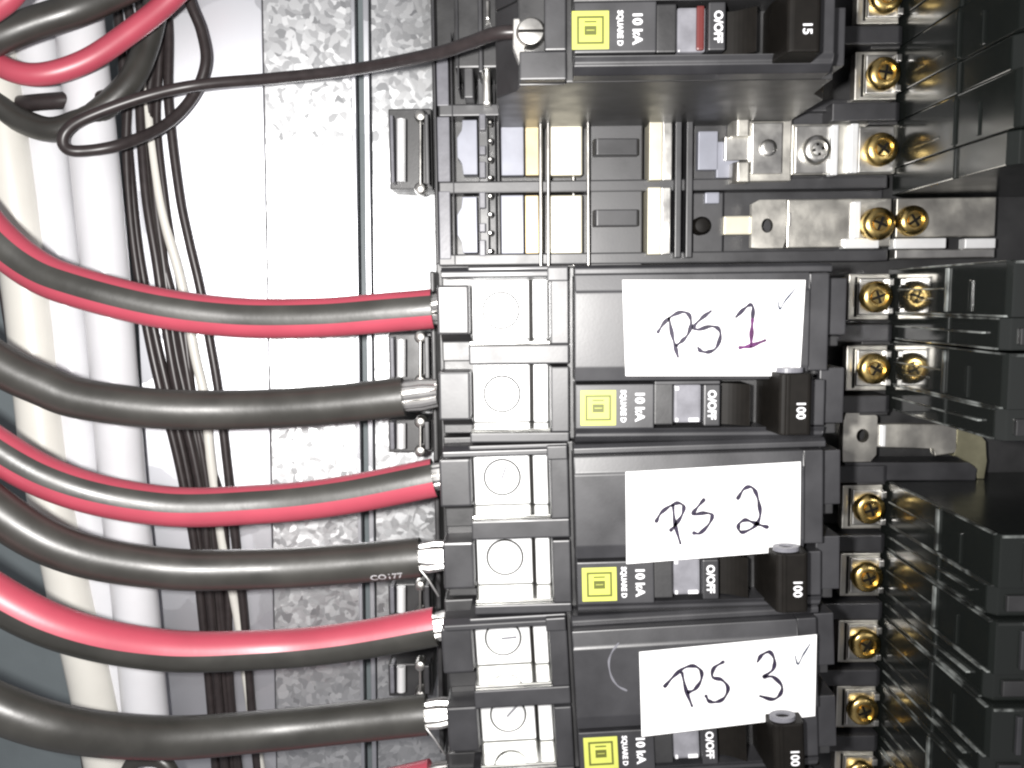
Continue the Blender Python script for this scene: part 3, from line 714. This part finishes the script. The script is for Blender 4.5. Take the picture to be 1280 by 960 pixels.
# cables crossing the upper left corner
cable('red_cable', 'bare-looking red cable sweeping across the white cables in the corner', 'cable',
      [(-60,20,16),(-15,70,16),(20,90,16),(60,92,15),(110,75,12),(160,42,8),(210,2,4),(260,-50,2)], 2.75, 'red')
cable('red_cable', 'red cable end in the extreme corner above the black corner cable', 'cable', [(-50,38,30),(-8,12,30),(14,-6,30),(40,-40,30)], 2.6, 'red')
cable('black_cable', 'black cable arching across the corner above the red sweeping cable', 'cable',
      [(-60,75,20),(-10,50,20),(40,30,18),(95,12,15),(150,-12,10),(220,-50,6)], 3.8, 'blackj')
cable('black_cable', 'black cable curving under the red sweeping cable into the dark wire bundle', 'cable',
      [(-60,75,8),(-10,125,6),(25,150,5),(70,162,5),(120,140,3),(160,105,0),(182,60,-4),(196,0,-5),(205,-60,-5)], 3.2, 'blackj')
GD = 'dark wires of the bundle'
for i, (wl, pp) in enumerate((
        ('thin dark wire of the loose bundle lying next to the white cables', [(150,-30,-25),(165,40,-25),(160,120,-25),(158,200,-26),(166,300,-27),(182,400,-27),(199,480,-28),(224,580,-28),(243,680,-28),(252,760,-28),(262,860,-28),(272,990,-28)]),
        ('thin dark wire of the loose bundle, second from the white cables', [(170,-30,-22),(178,40,-22),(175,130,-23),(182,240,-25),(196,330,-26),(209,420,-26),(222,490,-27),(242,570,-27),(256,650,-27),(262,740,-27),(272,860,-27),(284,990,-27)]),
        ('thin dark wire of the loose bundle, pressed against the second one', [(188,-30,-26),(194,50,-26),(186,130,-27),(193,240,-28),(206,340,-29),(218,430,-29),(231,490,-30),(247,560,-30),(260,650,-30),(270,740,-30),(280,860,-30),(292,990,-30)]),
        ('thin dark wire of the loose bundle farthest from the white cables', [(205,-30,-24),(211,40,-24),(211,130,-26),(224,240,-28),(236,300,-29),(250,360,-29),(262,425,-29),(273,490,-29),(285,590,-29),(295,680,-29),(304,760,-29),(314,880,-29),(325,990,-29)]),
        ('thin dark wire of the loose bundle, behind the one next to the white cables', [(140,-40,-29),(152,60,-29),(158,150,-29),(172,300,-30),(190,400,-30),(208,480,-30),(232,580,-30),(249,680,-30),(257,760,-30),(267,860,-30),(278,990,-30)]),
        ('thin dark wire of the loose bundle, between the second one and the outermost', [(180,-40,-26),(186,60,-26),(182,150,-28),(199,300,-30),(222,400,-30),(240,500,-30),(258,600,-30),(268,690,-30),(276,760,-30),(286,860,-30),(297,990,-30)]),
        ('thin dark wire crossing under the others from middle to outside of the bundle', [(200,-40,-29),(200,60,-29),(196,150,-29),(205,240,-30),(214,300,-30),(224,350,-30),(233,430,-30),(242,500,-30),(260,570,-30),(277,630,-30),(284,720,-30),(288,860,-30),(302,990,-30)]))):
    pp = [(u, v, SH(max(u, 200), v, 1.6 + .9*(-25-d if d > -25 else 0) + (1.2, 3.4, .4, 1.0, .1, .3, .2)[i])) for u, v, d in pp]
    cable('thin_wire', wl, 'wire', pp, 1.3 if i < 6 else 1.1, 'thin', GD)
cable('thin_wire', 'thin white wire running down among the dark wires', 'wire',
      [(178,60,SH(max(178, 200), 60, 2.0)),(186,150,SH(max(186, 200), 150, 2.0)),(202,260,SH(max(202, 200), 260, 2.0)),(226,350,SH(max(226, 200), 350, 2.0)),(243,440,SH(max(243, 200), 440, 2.0)),(256,500,SH(max(256, 200), 500, 2.0)),(264,580,SH(max(264, 200), 580, 2.0)),(280,690,SH(max(280, 200), 690, 2.0)),(297,770,SH(max(297, 200), 770, 2.0)),(310,860,SH(max(310, 200), 860, 2.0)),(330,990,SH(max(330, 200), 990, 2.0))], 1.4, 'cream')
cable('thin_wire', 'thin dark wire looping back at the white cables and ending at the breaker numbered 15', 'wire',
      [(652,40,41),(620,42,40),(585,54,34),(540,68,26),(440,87,8),(340,98,2),(250,106,2),(180,121,6),(110,146,10),(83,164,11),(80,182,11),(98,189,10),(150,181,6),(205,157,-4),(240,122,-9),(257,80,-10),(252,40,-10),(238,4,-9),(225,-40,-9)], 1.45, 'thin', None)
GW = 'white sheathed cables at the left'
cable('white_cable', 'cream sheathed cable nearest the grey enclosure wall', 'cable',
      [(-30,-40,2.0),(-12,60,2.0),(8,180,2.0),(35,380,1.0),(57,580,1.0),(88,740,1.0),(113,850,1.0),(140,990,1.0)], 5.8, 'cream', GW)
cable('white_cable', 'white sheathed cable between the cream cable and another white cable', 'cable',
      [(36,-40,-4.0),(47,60,-4.0),(60,200,-4.0),(84,400,-4.5),(104,600,-4.5),(128,740,-4.5),(142,850,-4.5),(158,990,-4.5)], 5.6, 'white', GW)
cable('white_cable', 'white sheathed cable beside the bundle of dark wires', 'cable',
      [(92,-40,0.0),(103,60,0.0),(118,200,0.0),(137,400,-0.5),(153,600,-0.5),(168,740,-0.5),(178,850,-0.5),(192,990,-0.5)], 6.1, 'white', GW)
cable('thin_wire', 'thin dark strand standing in for the shadowed gap along the outer edge of the cream cable', 'wire',  # no real wire: dark strand puts the gap's shadow beside the cream cable
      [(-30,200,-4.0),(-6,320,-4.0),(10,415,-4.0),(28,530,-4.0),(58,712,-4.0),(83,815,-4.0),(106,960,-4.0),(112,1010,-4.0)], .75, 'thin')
cable('cable_tie', 'short black tie lying across the white cables', 'cable tie', [(26,130,3),(45,128,4),(70,126,4),(98,124,3),(150,122,2.0)], 2.1, 'thin', None)
cable('black_cable', 'black cable loop peeping out under the black cable of PS 3', 'cable', [(150,990,20),(165,955,20),(185,948,20),(208,956,20),(225,990,20)], 1.9, 'blackj')

# ------------------------------------------------------------------ side clips between sheet metal and breakers
def clip(v, label, D=-8, tall=100):
    c = thing('side_clip', label, 'clip', P(512, v, D-10), 'clips at the wire side of the base')
    h = tall
    ppart('clip_back', 'black2', 485, v-h*.5, 541, v+h*.5, D-6, 14, .4, c)
    ppart('clip_jaw', 'greyp', 487, v-h*.42, 493, v+h*.42, D, 6, .3, c)
    a = P(501, v-h*.38, D+1); e = P(501, v+h*.40, D+1)
    B().tube([Vector((a[0], -D, a[2])), Vector((e[0], -D, e[2]))], 1.25, 14).build('clip_pin', 'tin', c, True)
    a = P(525.5, v-h*.34, D); e = P(525.5, v+h*.46, D)
    B().tube([Vector((a[0], -D, a[2])), Vector((e[0], -D, e[2]))], .4, 10).build('clip_rod', 'steel', c, True)
    for vv in (v-h*.42, v+h*.49):
        a = P(525, vv, D); B().lathe(a[0], a[2], [(1.7, D-4), (1.7, D-.8), (1.3, D+.2), (.6, D+.5)], 18).build('clip_cap', 'steel', c, True)
    ppart('clip_jaw', 'black', 530, v-h*.44, 537, v+h*.44, D+1, 6, .3, c)
clip(186, 'upright black side clip with a silver pin level with the empty slots')
clip(447, 'black side clip just below the uppermost red cable', -6, 60)
clip(545, 'black side clip between plain black cable and the next red cable, feeding PS 2', -6, 40)
clip(750, 'black side clip just below the black cable with white print', -6, 40)
clip(850, 'black side clip just below the red cable with black underside', -6, 40)
# curved scuff on the case of the PS 3 breaker
sc_ = strokes('scuff', [[(773,804),(765,815),(761,828),(764,845),(772,857),(783,863)]], 52.05, .45, 'greyp', None, Vector((0, 0, 0)))
keep_world(sc_, ps[2])
S.render.engine = 'CYCLES'
S.cycles.filter_width = 2.3
